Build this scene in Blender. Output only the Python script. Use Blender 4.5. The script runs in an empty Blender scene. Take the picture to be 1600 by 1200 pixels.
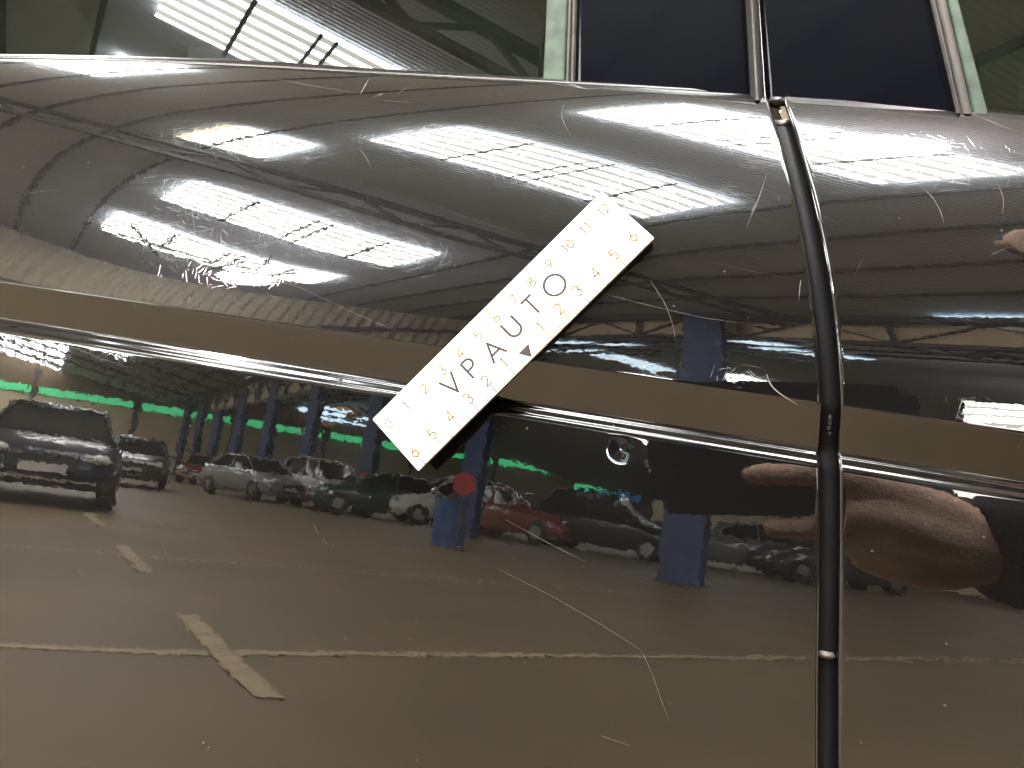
import bpy, bmesh, math, random
import numpy as np
from mathutils import Vector, Matrix
random.seed(7)
SC = bpy.context.scene
COL = SC.collection
PI = math.pi

# ------------------------------------------------------------------ camera
# camera axes in the place (x along the car, y into the car, z up)
F_PX = 1202.0
def nrm(v): v = np.asarray(v, float); return v / np.linalg.norm(v)
def px_ray(p): return nrm([(p[0]-800)/F_PX, (p[1]-600)/F_PX, 1.0])
_m = px_ray((1065, 735))
_up = nrm(np.cross(px_ray((2375, 1025)), px_ray((90, 700))))
if _up[1] > 0: _up = -_up
_U = _up - 2*(_up @ _m)*_m
_Y = nrm(_m - (_m @ _U)*_U)
ROT = np.array([np.cross(_Y, _U), _Y, _U])
CAM = np.array([0.0, 0.0, 0.80])
cd = bpy.data.cameras.new("camera"); cam = bpy.data.objects.new("camera", cd); COL.objects.link(cam)
cd.sensor_width = 36; cd.lens = F_PX/1600*36; cd.clip_start = 0.01; cd.clip_end = 500
mw = Matrix.Identity(4)
for i in range(3):
    mw[i][0] = ROT[i][0]; mw[i][1] = -ROT[i][1]; mw[i][2] = -ROT[i][2]; mw[i][3] = CAM[i]
cam.matrix_world = mw
SC.camera = cam

# ------------------------------------------------------------------ world, exposure
w = bpy.data.worlds.new("World"); SC.world = w; w.use_nodes = True
w.node_tree.nodes["Background"].inputs[0].default_value = (0.75, 0.85, 1.0, 1)
w.node_tree.nodes["Background"].inputs[1].default_value = 0.6
SC.view_settings.view_transform = 'Standard'; SC.view_settings.look = 'None'
SC.view_settings.exposure = 0.0; SC.view_settings.gamma = 1.0
SC.render.engine = 'CYCLES'
SC.cycles.max_bounces = 7; SC.cycles.diffuse_bounces = 3; SC.cycles.glossy_bounces = 4
SC.cycles.transmission_bounces = 6; SC.cycles.transparent_max_bounces = 8
SC.cycles.caustics_reflective = False; SC.cycles.caustics_refractive = False
SC.cycles.sample_clamp_indirect = 12
SKY_E = 82.0      # what the translucent roof sheets give off
LAMP_E = 1000.0

# ------------------------------------------------------------------ helpers
def tag(o, label=None, cat=None, group=None, kind=None):
    if label: o['label'] = label
    if cat: o['category'] = cat
    if group: o['group'] = group
    if kind: o['kind'] = kind
    return o
def empty(name, loc=(0, 0, 0), rotz=0.0):
    o = bpy.data.objects.new(name, None); COL.objects.link(o)
    o.location = loc; o.rotation_euler = (0, 0, rotz); o.empty_display_size = 0.05
    return o
def link(name, me, mat=None, parent=None, smooth=False):
    o = bpy.data.objects.new(name, me); COL.objects.link(o)
    if mat is not None:
        me.materials.clear(); me.materials.append(mat)
    if smooth:
        me.polygons.foreach_set('use_smooth', [True]*len(me.polygons))
    if parent is not None: o.parent = parent
    return o
def pyd(verts, faces, name="mesh"):
    me = bpy.data.meshes.new(name); me.from_pydata([tuple(map(float, v)) for v in verts], [], faces); me.update(); return me
def bm_mesh(bm, name="mesh"):
    bmesh.ops.recalc_face_normals(bm, faces=bm.faces)
    me = bpy.data.meshes.new(name); bm.to_mesh(me); bm.free(); return me
def add_box(bm, c, s, M=None):
    r = bmesh.ops.create_cube(bm, size=1.0)
    for v in r['verts']:
        v.co = Vector((v.co.x*s[0]+c[0], v.co.y*s[1]+c[1], v.co.z*s[2]+c[2]))
        if M is not None: v.co = M @ v.co
    return r['verts']
def add_bar(bm, a, b, t, t2=None):
    a, b = Vector(a), Vector(b); d = b-a; L = d.length
    if L < 1e-6: return
    q = d.to_track_quat('X', 'Z').to_matrix().to_4x4()
    M = Matrix.Translation((a+b)/2) @ q
    add_box(bm, (0, 0, 0), (L, t, t2 or t), M)
def add_cyl(bm, a, b, r1, r2=None, n=16):
    a, b = Vector(a), Vector(b); d = b-a
    M = Matrix.Translation((a+b)/2) @ d.to_track_quat('Z', 'Y').to_matrix().to_4x4()
    bmesh.ops.create_cone(bm, cap_ends=True, segments=n, radius1=r1, radius2=r1 if r2 is None else r2, depth=d.length, matrix=M)
def grid_faces(nr, nc, flip=False):
    f = []
    for i in range(nr-1):
        for j in range(nc-1):
            a = i*nc+j; q = (a, a+1, a+nc+1, a+nc)
            f.append(q[::-1] if flip else q)
    return f

def M_new(name):
    m = bpy.data.materials.new(name); m.use_nodes = True
    return m, m.node_tree, m.node_tree.nodes['Principled BSDF']
def mat(name, col, rough=0.5, metal=0.0, spec=0.5, coat=0.0, coat_r=0.03, var=0.0, vscale=4.0, bump=0.0, bscale=60.0, emis=None, estr=0.0):
    m, nt, b = M_new(name)
    b.inputs['Base Color'].default_value = (*col, 1); b.inputs['Roughness'].default_value = rough
    b.inputs['Metallic'].default_value = metal; b.inputs['Specular IOR Level'].default_value = spec
    b.inputs['Coat Weight'].default_value = coat; b.inputs['Coat Roughness'].default_value = coat_r
    if emis:
        b.inputs['Emission Color'].default_value = (*emis, 1); b.inputs['Emission Strength'].default_value = estr
    tc = nt.nodes.new('ShaderNodeTexCoord')
    if var > 0:
        no = nt.nodes.new('ShaderNodeTexNoise'); no.inputs['Scale'].default_value = vscale; no.inputs['Detail'].default_value = 6
        nt.links.new(tc.outputs['Object'], no.inputs['Vector'])
        rp = nt.nodes.new('ShaderNodeMapRange'); rp.inputs[1].default_value = 0.3; rp.inputs[2].default_value = 0.7
        rp.inputs[3].default_value = 1-var; rp.inputs[4].default_value = 1+var
        nt.links.new(no.outputs['Fac'], rp.inputs[0])
        mx = nt.nodes.new('ShaderNodeMix'); mx.data_type = 'RGBA'; mx.blend_type = 'MULTIPLY'; mx.inputs[0].default_value = 1
        mx.inputs[6].default_value = (*col, 1); nt.links.new(rp.outputs[0], mx.inputs[7])
        nt.links.new(mx.outputs[2], b.inputs['Base Color'])
    if bump > 0:
        n2 = nt.nodes.new('ShaderNodeTexNoise'); n2.inputs['Scale'].default_value = bscale; n2.inputs['Detail'].default_value = 4
        nt.links.new(tc.outputs['Object'], n2.inputs['Vector'])
        bp = nt.nodes.new('ShaderNodeBump'); bp.inputs['Strength'].default_value = 1; bp.inputs['Distance'].default_value = bump
        nt.links.new(n2.outputs['Fac'], bp.inputs['Height']); nt.links.new(bp.outputs[0], b.inputs['Normal'])
    return m

# black lacquer: a clear coat with orange peel, hairline swirl marks and dust over a black base
def make_paint():
    m, nt, b = M_new("black_lacquer"); N = nt.nodes; L = nt.links
    b.inputs['Base Color'].default_value = (0.0032, 0.0030, 0.0028, 1)
    b.inputs['Roughness'].default_value = 0.30; b.inputs['Specular IOR Level'].default_value = 0.030; b.inputs['Specular Tint'].default_value = (.88, 1.0, 1.06, 1)
    b.inputs['Coat Weight'].default_value = 1.0; b.inputs['Coat Roughness'].default_value = 0.004; b.inputs['Coat IOR'].default_value = 1.56
    tc = N.new('ShaderNodeTexCoord')
    sep = N.new('ShaderNodeSeparateXYZ'); L.new(tc.outputs['Object'], sep.inputs[0])
    cmb = N.new('ShaderNodeCombineXYZ'); L.new(sep.outputs[0], cmb.inputs[0]); 
    ad = N.new('ShaderNodeMath'); ad.operation = 'ADD'; L.new(sep.outputs[2], ad.inputs[0]); L.new(sep.outputs[1], ad.inputs[1])
    L.new(ad.outputs[0], cmb.inputs[1])
    def math_(op, a, bb=None, c=None):
        n = N.new('ShaderNodeMath'); n.operation = op
        for k, v in enumerate((a, bb, c)):
            if v is None: continue
            if isinstance(v, (int, float)): n.inputs[k].default_value = v
            else: L.new(v, n.inputs[k])
        return n.outputs[0]
    lines = None
    for k, (ang, acr, lon, thr) in enumerate([(8, 2300, 60, .63), (41, 2100, 64, .64), (72, 2350, 56, .64), (103, 2200, 60, .63), (131, 2050, 58, .64), (163, 2400, 62, .63), (23, 2250, 56, .64), (88, 2300, 60, .64)]):
        vr = N.new('ShaderNodeVectorRotate'); vr.rotation_type = 'Z_AXIS'; vr.inputs['Angle'].default_value = math.radians(ang)
        L.new(cmb.outputs[0], vr.inputs['Vector'])
        # slow bend, so that the hairlines are not dead straight
        mp = N.new('ShaderNodeMapping'); mp.inputs['Scale'].default_value = (lon, acr, 1); mp.inputs['Location'].default_value = (k*7.3, k*3.1, k*1.7)
        L.new(vr.outputs[0], mp.inputs['Vector'])
        no = N.new('ShaderNodeTexNoise'); no.inputs['Scale'].default_value = 1.0; no.inputs['Detail'].default_value = 1.0; no.inputs['Distortion'].default_value = 0.25
        L.new(mp.outputs[0], no.inputs['Vector'])
        rp = N.new('ShaderNodeMapRange'); rp.interpolation_type = 'SMOOTHSTEP'; rp.inputs[1].default_value = thr+.080; rp.inputs[2].default_value = thr+.120
        L.new(no.outputs['Fac'], rp.inputs[0])
        lines = rp.outputs[0] if lines is None else math_('ADD', lines, rp.outputs[0])
    # swirls come in patches
    pa = N.new('ShaderNodeTexNoise'); pa.inputs['Scale'].default_value = 13; pa.inputs['Detail'].default_value = 2
    L.new(tc.outputs['Object'], pa.inputs['Vector'])
    pr = N.new('ShaderNodeMapRange'); pr.inputs[1].default_value = .35; pr.inputs[2].default_value = .62; pr.inputs[3].default_value = .25; pr.inputs[4].default_value = 1.0
    L.new(pa.outputs['Fac'], pr.inputs[0])
    # more wear on the shoulder than on the lower door
    hr = N.new('ShaderNodeMapRange'); hr.inputs[1].default_value = .80; hr.inputs[2].default_value = .85; hr.inputs[3].default_value = .12; hr.inputs[4].default_value = 1.0
    L.new(sep.outputs[2], hr.inputs[0])
    amt = math_('MULTIPLY', pr.outputs[0], hr.outputs[0])
    lines = math_('MULTIPLY', lines, amt)
    peel = N.new('ShaderNodeTexNoise'); peel.inputs['Scale'].default_value = 330; peel.inputs['Detail'].default_value = 1.5
    L.new(tc.outputs['Object'], peel.inputs['Vector'])
    bp1 = N.new('ShaderNodeBump'); bp1.inputs['Strength'].default_value = 1.0; bp1.inputs['Distance'].default_value = 0.0000058
    L.new(peel.outputs['Fac'], bp1.inputs['Height'])
    bp2 = N.new('ShaderNodeBump'); bp2.inputs['Strength'].default_value = 1.0; bp2.inputs['Distance'].default_value = 0.000045; bp2.invert = True
    L.new(lines, bp2.inputs['Height']); L.new(bp1.outputs[0], bp2.inputs['Normal'])
    L.new(bp2.outputs[0], b.inputs['Normal'])
    L.new(bp1.outputs[0], b.inputs['Coat Normal'])
    # a little of the scratch relief also breaks the coat
    bp3 = N.new('ShaderNodeBump'); bp3.inputs['Strength'].default_value = 1.0; bp3.inputs['Distance'].default_value = 0.0000019; bp3.invert = True
    L.new(lines, bp3.inputs['Height']); L.new(bp1.outputs[0], bp3.inputs['Normal']); L.new(bp3.outputs[0], b.inputs['Coat Normal'])
    # dust specks
    vo = N.new('ShaderNodeTexVoronoi'); vo.inputs['Scale'].default_value = 120; vo.feature = 'F1'
    L.new(tc.outputs['Object'], vo.inputs['Vector'])
    sp = math_('LESS_THAN', vo.outputs['Distance'], 0.055)
    wn = N.new('ShaderNodeSeparateColor'); L.new(vo.outputs['Color'], wn.inputs[0])
    sel = math_('GREATER_THAN', wn.outputs[0], 0.80)
    sp = math_('MULTIPLY', sp, sel)
    mx = N.new('ShaderNodeMix'); mx.data_type = 'RGBA'; L.new(sp, mx.inputs[0])
    mx.inputs[6].default_value = (0.0032, 0.0030, 0.0028, 1); mx.inputs[7].default_value = (0.045, 0.043, 0.039, 1)
    L.new(mx.outputs[2], b.inputs['Base Color'])
    return m
PAINT = make_paint()

# ------------------------------------------------------------------ the shape of the car's side
V = [11.432139, -0.850994, 13.432077, 5.597515, -0.020819, 0, 2.582045, 8.305221, 0.0320147]
YAP, SLOPE, Z0, HTOP = 0.283, -0.05, 0.808, 0.1215
H_BB, H_L2 = -0.0158, -0.0218
def sst(t): t = np.clip(t, 0, 1); return t*t*(3-2*t)
XX = np.linspace(-0.85, 0.60, 146)
HH = np.concatenate([np.arange(-0.32, -0.03, 0.0005), np.arange(-0.03, 0.006, 0.0001), np.arange(0.006, 0.135, 0.0005)])
def phi_all(h, x):
    b = V[0] + V[1]*h/.1 + V[2]*(h/.1)**2 + V[3]*(h/.1)**3
    ws = sst((x+.25)/.25); dip = (1-ws)*V[6] + ws*V[7]; Ls = .012*(1-ws)+V[8]*ws
    up = np.clip(b - dip*np.exp(-(np.maximum(h, 0)/Ls)**2), -10, 66)
    low = 4.69 + np.clip((h+0.14), -1, 0)*20
    f = low + (19-low)*sst((h-(H_L2-.0011))/.0022)
    f = f + 24*np.exp(-((h-(H_L2+.0013))/.00045)**2) + 24*np.exp(-((h-(H_BB-.0019))/.00045)**2)
    f = f + (-24-f)*sst((h-(H_BB-.0011))/.0022)
    f = f + (up-f)*sst((h+.0014)/.0020)
    return f
_H, _X = np.meshgrid(HH, XX, indexing='ij')
_T = np.tan(np.radians(phi_all(_H, _X)))
_G = np.vstack([np.zeros(len(XX)), np.cumsum((_T[1:]+_T[:-1])/2*np.diff(HH)[:, None], axis=0)])
_i0 = np.searchsorted(HH, 0.0); _G = _G - _G[_i0]
DENT = None
def surf_y(x, h):
    # cubic both ways, so that the reflections stay free of ripples
    x = np.asarray(x, float); h = np.asarray(h, float)
    fx = np.clip((x-XX[0])/(XX[1]-XX[0]), 1, len(XX)-2.001); i = fx.astype(int); a = fx-i
    j = np.clip(np.searchsorted(HH, h)-1, 0, len(HH)-2); dh = HH[j+1]-HH[j]; b = np.clip((h-HH[j])/dh, 0, 1)
    h00 = 2*b**3-3*b**2+1; h10 = b**3-2*b**2+b; h01 = -2*b**3+3*b**2; h11 = b**3-b**2
    wx = (-.5*a+a*a-.5*a**3, 1-2.5*a*a+1.5*a**3, .5*a+2*a*a-1.5*a**3, -.5*a*a+.5*a**3)
    y = YAP + V[4]*x*x/2
    for k in range(4):
        ii = i-1+k
        y = y + wx[k]*(h00*_G[j, ii]+h10*dh*_T[j, ii]+h01*_G[j+1, ii]+h11*dh*_T[j+1, ii])
    if DENT is not None:
        r2 = ((x-DENT[0])**2+(h-DENT[1])**2)/DENT[2]**2
        y = y + DENT[3]*np.exp(-r2) - DENT[3]*.35*np.exp(-r2/3.2)
    return y
def z_of(x, h): return Z0 + SLOPE*x + h
def on_side(p, off=0.0):
    """point of the car's side seen at a place of the photograph"""
    d = ROT @ px_ray(p); t = np.linspace(.2, .7, 4001); Q = CAM + t[:, None]*d
    hh = Q[:, 2]-SLOPE*Q[:, 0]-Z0
    Fv = Q[:, 1]-surf_y(Q[:, 0], hh); i = max(1, int(np.argmax(Fv > 0)))
    k = t[i-1]+(t[i]-t[i-1])*(-Fv[i-1])/(Fv[i]-Fv[i-1]+1e-15)
    q = CAM+k*d; return q[0], q[2]-SLOPE*q[0]-Z0
def side_point(x, h, off=0.0):
    e = 4e-4
    gh = (surf_y(x, h+e)-surf_y(x, h-e))/(2*e); gx = (surf_y(x+e, h)-surf_y(x-e, h))/(2*e) 
    n_ = nrm([gx-SLOPE*gh, -1.0, gh]); p = np.array([x, float(surf_y(x, h)), z_of(x, h)])
    return p + n_*off, n_
_dx, _dh = on_side((971, 701)); DENT = (_dx, _dh, 0.0040, 0.00055)
# shut line between the two doors: x of its rear edge by height
_gh = [.1215, .1059, .0925, .0686, .0516, .0354, .0197, .0022, -.0230, -.0372, -.0797, -.1209, -.30]
_gx = [.0188, .0221, .0263, .0324, .0360, .0392, .0419, .0448, .0473, .0485, .0516, .0549, .066]
_pf = np.polyfit(_gh, _gx, 6)
def gap_l(h): return np.polyval(_pf, h)
GAPW = 0.0058

CAR = empty("parked_car", (0, 0.9, 0))
tag(CAR, "glossy black car with the white ruler on its scratched door, seen from very near", "car")
CAR_INV = Matrix.Translation((0, -0.9, 0))
def car_part(name, me, m, smooth=False, parent=None):
    me.transform(CAR_INV)
    return link(name, me, m, parent or CAR, smooth)

# ---- door skins
def top_dip(x): return .0075*np.clip((-np.asarray(x, float)-.2)/.16, 0, 1.6)**1.5    # the waist line falls away to the rear
def build_door(side):
    hs = list(np.arange(-0.31, -0.05, 0.0024)) + list(np.arange(-0.05, -0.0245, 0.0009)) + list(np.arange(-0.0245, 0.0025, 0.00022)) + list(np.arange(0.0025, HTOP, 0.0014))
    hs = np.array(hs + [HTOP])
    R_ = 0.0016
    ds = [('f', 0.012), ('f', 0.004)] + [('r', a) for a in np.linspace(0, PI/2, 9)] + \
         [('d', R_+d) for d in list(np.arange(0.0008, 0.012, 0.0008)) + list(np.arange(0.012, 0.09, 0.0011)) + list(np.arange(0.09, 0.42, 0.0020)) + list(np.arange(0.42, 0.62, 0.012))]
    sg = -1 if side == 'rear' else 1
    verts = []
    off = np.array([0 if k == 'f' else (R_*(1-math.cos(q)) if k == 'r' else q) for k, q in ds])
    dep = np.array([R_+q if k == 'f' else (R_*(1-math.sin(q)) if k == 'r' else 0) for k, q in ds])
    for h in hs:
        xe = gap_l(h) + (0 if side == 'rear' else GAPW)
        xs_ = xe+sg*off; hv = h-top_dip(xs_)*sst((h-.075)/(HTOP-.075)); ys_ = surf_y(xs_, hv)+dep; zs_ = z_of(xs_, hv)
        verts += list(zip(xs_, ys_, zs_))
    nc = len(ds)
    # rolled top edge under the window
    ph0 = math.radians(40)
    rr = 0.0014
    base = len(hs)-1
    last = [verts[base*nc+j] for j in range(nc)]
    nrow = len(hs)
    for a in np.linspace(ph0, math.radians(100), 7)[1:]:
        for (x, y, z) in last:
            verts.append((x, y+rr*(math.cos(ph0)-math.cos(a))*1.0+0.0, z+rr*(math.sin(a)-math.sin(ph0))))
        nrow += 1
    for dy, dz in ((.002, -.0004), (.008, -.002)):
        for (x, y, z) in last:
            verts.append((x, y+rr*(math.cos(ph0)+.17)+dy, z+rr*(1-math.sin(ph0))+dz))
        nrow += 1
    me = pyd(verts, grid_faces(nrow, nc, flip=(side == 'rear')))
    return me
d_rear = car_part("door_skin", build_door('rear'), PAINT, True); tag(d_rear, "black door skin left of the shut line, carrying the ruler")
d_front = car_part("door_skin", build_door('front'), PAINT, True); tag(d_front, "black door skin right of the shut line")

# ---- rubber in the shut line
RUB = mat("black_rubber", (0.005, 0.005, 0.006), 0.6, spec=.12, bump=0.0002, bscale=300, var=.3, vscale=40)
RUBD = mat("dusty_rubber", (0.028, 0.026, 0.023), 0.6, var=.45, vscale=60)
def sweep_gap(h0, h1, cx, depth, prof, n=120):
    verts = []; hs = np.linspace(h0, h1, n)
    for h in hs:
        x0 = gap_l(h)+cx; y0 = float(surf_y(x0, h))+depth
        for (dx, dy) in prof: verts.append((x0+dx, y0+dy, z_of(x0, h)))
    return pyd(verts, grid_faces(n, len(prof)))
prof = [(-.012, .004)]+[(-.0052*math.cos(a), -.0042*math.sin(a)) for a in np.linspace(0.05, PI-.05, 11)]+[(.012, .004)]
car_part("door_seal", sweep_gap(-.085, .108, GAPW/2, .0085, prof), RUB, True)
car_part("door_seal", sweep_gap(-.31, -.0865, GAPW/2, .0095, prof), RUB, True)
CHIP = mat("pale_dry_dirt", (.10, .09, .075), .8, var=.3, vscale=200)
bm = bmesh.new()
xs = gap_l(-.0858)+GAPW/2; p0 = np.array([xs, float(surf_y(xs, -.0858))+.0045, z_of(xs, -.0858)])
add_box(bm, p0, (.0052, .003, .0022)); bmesh.ops.bevel(bm, geom=bm.edges[:], offset=.0006, segments=2, affect='EDGES')
car_part("seal_joint", bm_mesh(bm), CHIP, True)
bm = bmesh.new()
for k, (hh, dx) in enumerate([(-.0045, .0004), (-.0062, .0006), (-.0082, .0003), (-.0100, .0007)]):
    xs = gap_l(hh)+GAPW/2+dx; bmesh.ops.create_icosphere(bm, subdivisions=2, radius=.0012, matrix=Matrix.Translation((xs, float(surf_y(xs, hh))+.0040, z_of(xs, hh))) @ Matrix.Diagonal((.5, .35, .95-.1*k, 1)))
car_part("dirt_patch", bm_mesh(bm), mat("brown_dirt", (.035, .027, .020), .9, var=.3, vscale=300), True)
# little cap at the head of the shut line
bm = bmesh.new()
xs = gap_l(.118)+GAPW*.45; yy = float(surf_y(xs, .118))
vs = add_box(bm, (xs, yy+.0040, z_of(xs, .1195)), (GAPW*.95, .006, .0030)); bmesh.ops.bevel(bm, geom=bm.edges[:], offset=.0008, segments=2, affect='EDGES')
car_part("seal_cap", bm_mesh(bm), mat("grey_cap", (.03, .028, .024), .45, var=.3, vscale=150), True)
bm = bmesh.new(); xs = gap_l(.1085)+GAPW*.5; add_box(bm, (xs, float(surf_y(xs, .1085))+.0052, z_of(xs, .1085)), (GAPW*1.1, .003, .0032)); bmesh.ops.bevel(bm, geom=bm.edges[:], offset=.0005, segments=2, affect='EDGES')
car_part("seal_clip", bm_mesh(bm), bpy.data.materials["grey_cap"], True)

# ---- waist moulding under the glass
def belt_z(x): return z_of(x, HTOP-top_dip(x))+.0006
def belt_y(x): return np.asarray(surf_y(x, HTOP-top_dip(x)))+.0028
TRIM = mat("satin_black_trim", (.012, .011, .010), .22, spec=.5, bump=.00006, bscale=250)
LIP = mat("dusty_seal_lip", (.075, .058, .04), .6, var=.35, vscale=120)
def strip(x0, x1, prof, n=140):
    verts = []
    for x in np.linspace(x0, x1, n):
        for (dy, dz) in prof: verts.append((x, float(belt_y(x))+dy, float(belt_z(x))+dz))
    return pyd(verts, grid_faces(n, len(prof)))
def arc(cy, cz, r, a0, a1, n): return [(cy-r*math.cos(a), cz+r*math.sin(a)) for a in np.linspace(a0, a1, n)]
mprof = [(-.0005, -.003)] + arc(.0016, .0006, .0018, 0, .7, 5) + [(.0022+.0016, .0042)] + arc(.0056, .0044, .0014, .6, PI*.75, 6) + [(.0080, .002)]
xg = float(gap_l(HTOP))
car_part("waist_moulding", strip(-.62, xg-.0045, mprof), TRIM, True)
car_part("waist_moulding", strip(xg+GAPW-.0005, .50, mprof), TRIM, True)
lprof = arc(.0060, .0052, .0006, -.6, PI, 6)
car_part("seal_lip", strip(-.62, xg-.0075, lprof), LIP, True)
car_part("seal_lip", strip(xg+GAPW, .50, lprof), LIP, True)

# ---- glass and pillars
G0, GK, GYAW, GKX = math.radians(6.701), math.radians(14.955), math.radians(-.738), -.147
def glass_y(x, zr):
    # zr counts from the waist moulding; the pane leans in and is slightly barrelled
    z = zr+float(belt_z(x))-(.930-.05*x); dx = x+.2
    return .334+math.tan(G0)*z+GK*z*abs(z)/2*(1/math.cos(G0)**2)+GYAW*dx+GKX*dx*dx/2
def on_glass(p, off=0.0):
    d = ROT @ px_ray(p); lo, hi = .2, 1.2
    def g(t):
        q = CAM+t*d; return q[1]-(glass_y(q[0], q[2]-float(belt_z(q[0])))-off)
    for _ in range(60):
        mid = (lo+hi)/2
        if g(mid) > 0: hi = mid
        else: lo = mid
    q = CAM+lo*d; return q[0], q[2]-float(belt_z(q[0]))
ZG = .30
def glass_panel(edge_l, edge_r, off, thick, m, name, n=36, nr=40, bevel=.0008, crown=0.0, z0=-.004):
    """slab between two edges, each given by x at the waist and x per metre of rise"""
    verts = []; zr = np.linspace(z0, ZG, nr)
    us = np.concatenate([[0, 0], np.linspace(0, 1, n), [1, 1]])
    for z in zr:
        xl = edge_l[0]+edge_l[1]*z; xr = edge_r[0]+edge_r[1]*z
        for k, u in enumerate(us):
            b = min(bevel, (xr-xl)*.2)
            x = xl+b+(xr-xl-2*b)*u; dy = -crown*(1-(2*u-1)**2)
            if k == 0: x, dy = xl, thick
            elif k == 1: x, dy = xl, b
            elif k == len(us)-2: x, dy = xr, b
            elif k == len(us)-1: x, dy = xr, thick
            verts.append((x, glass_y(x, z)-off+dy, float(belt_z(x))+z))
    return car_part(name, pyd(verts, grid_faces(nr, len(us))), m, True)
def edge(pb, pt, off):
    a = on_glass(pb, off); b = on_glass(pt, off); k = (b[0]-a[0])/(b[1]-a[1]); return (a[0]-k*a[1], k)

def make_glass():
    m, nt, b = M_new("green_tinted_glass"); N = nt.nodes; L = nt.links
    out = nt.nodes['Material Output']
    tr = N.new('ShaderNodeBsdfTransparent'); tr.inputs[0].default_value = (.13, .19, .15, 1)
    gl = N.new('ShaderNodeBsdfGlossy'); gl.inputs['Roughness'].default_value = .008
    fr = N.new('ShaderNodeFresnel'); fr.inputs['IOR'].default_value = 1.6
    df = N.new('ShaderNodeBsdfDiffuse'); df.inputs[0].default_value = (.05, .085, .06, 1)
    tc = N.new('ShaderNodeTexCoord')
    # wiped dust, streaking downwards
    mp = N.new('ShaderNodeMapping'); mp.inputs['Scale'].default_value = (420, 30, 30); L.new(tc.outputs['Object'], mp.inputs[0])
    no = N.new('ShaderNodeTexNoise'); no.inputs['Scale'].default_value = 1; no.inputs['Detail'].default_value = 5; L.new(mp.outputs[0], no.inputs[0])
    n2 = N.new('ShaderNodeTexNoise'); n2.inputs['Scale'].default_value = 22; n2.inputs['Detail'].default_value = 3; L.new(tc.outputs['Object'], n2.inputs[0])
    mu = N.new('ShaderNodeMath'); mu.operation = 'MULTIPLY'; L.new(no.outputs[0], mu.inputs[0]); L.new(n2.outputs[0], mu.inputs[1])
    mr = N.new('ShaderNodeMapRange'); mr.inputs[1].default_value = .18; mr.inputs[2].default_value = .45; mr.inputs[3].default_value = .005; mr.inputs[4].default_value = .10
    L.new(mu.outputs[0], mr.inputs[0])
    m1 = N.new('ShaderNodeMixShader'); L.new(mr.outputs[0], m1.inputs[0]); L.new(tr.outputs[0], m1.inputs[1]); L.new(df.outputs[0], m1.inputs[2])
    m2 = N.new('ShaderNodeMixShader'); L.new(fr.outputs[0], m2.inputs[0]); L.new(m1.outputs[0], m2.inputs[1]); L.new(gl.outputs[0], m2.inputs[2])
    L.new(m2.outputs[0], out.inputs[0]); N.remove(b)
    return m
GLASS = make_glass()
PIL = mat("gloss_black_pillar", (.0006, .0012, .0030), .35, spec=.02, coat=.21, coat_r=.03, bump=.00003, bscale=120)
POST = mat("grey_post_trim", (.030, .028, .026), .30, spec=.5, var=.25, vscale=40)
TANS = mat("taupe_run_channel", (.045, .041, .037), .6, var=.3, vscale=50)
GREEN = mat("dusty_green_seal", (.024, .046, .028), .65, var=.6, vscale=110, bump=.0005, bscale=160)
CHAN = mat("pale_channel_trim", (.055, .052, .047), .4, var=.3, vscale=90)
CHROME = mat("bright_edge_trim", (.55, .57, .58), .14, metal=1.0)
e_gl = edge((856, 112), (862, 2), 0.0)
glass_panel((-.62, 0), (e_gl[0]+.012, e_gl[1]), 0.0, .004, GLASS, "window_glass")
glass_panel(edge((848, 112), (853, 2), .0004), edge((884, 114), (889, 2), .0004), .0004, .004, GREEN, "glass_edge_seal", n=8)
glass_panel(edge((884, 116), (888, 2), .0022), edge((891, 117), (894, 2), .0022), .0022, .006, CHAN, "window_channel", n=6, crown=.0006)
glass_panel(edge((891, 117), (894, 2), .0028), edge((898, 118), (901, 2), .0028), .0028, .006, CHAN, "window_channel", n=6, crown=.0007)
glass_panel(edge((898, 119), (901, 2), .0016), edge((1174, 131), (1168, 2), .0016), .0016, .006, PIL, "pillar_cover", n=30, crown=.0003)
glass_panel(edge((1173, 131), (1166, 2), .0050), edge((1191, 131), (1183, 2), .0050), .0050, .009, POST, "post_trim", n=14, crown=.0022)
glass_panel(edge((1191, 132), (1183, 2), .0046), edge((1197, 132), (1188, 2), .0046), .0046, .008, CHROME, "post_edge", n=6, crown=.0010)
glass_panel(edge((1198, 134), (1189, 2), .0014), edge((1491, 147), (1457, 2), .0014), .0014, .006, PIL, "pillar_cover", n=30, crown=.0003)
glass_panel(edge((1490, 147), (1456, 2), .0030), edge((1495, 147), (1462, 2), .0030), .0030, .006, CHAN, "run_channel_lip", n=5, crown=.0008)
glass_panel(edge((1495, 147), (1462, 2), .0024), edge((1514, 148), (1480, 2), .0024), .0024, .006, TANS, "run_channel", n=10, crown=.0004)
glass_panel(edge((1514, 148), (1480, 2), .0008), edge((1538, 149), (1499, 2), .0008), .0008, .005, GREEN, "glass_edge_seal", n=10)
e_gr = edge((1538, 149), (1499, 2), 0)
glass_panel((e_gr[0]-.012, e_gr[1]), (.50, 0), 0.0, .004, GLASS, "window_glass")
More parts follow.
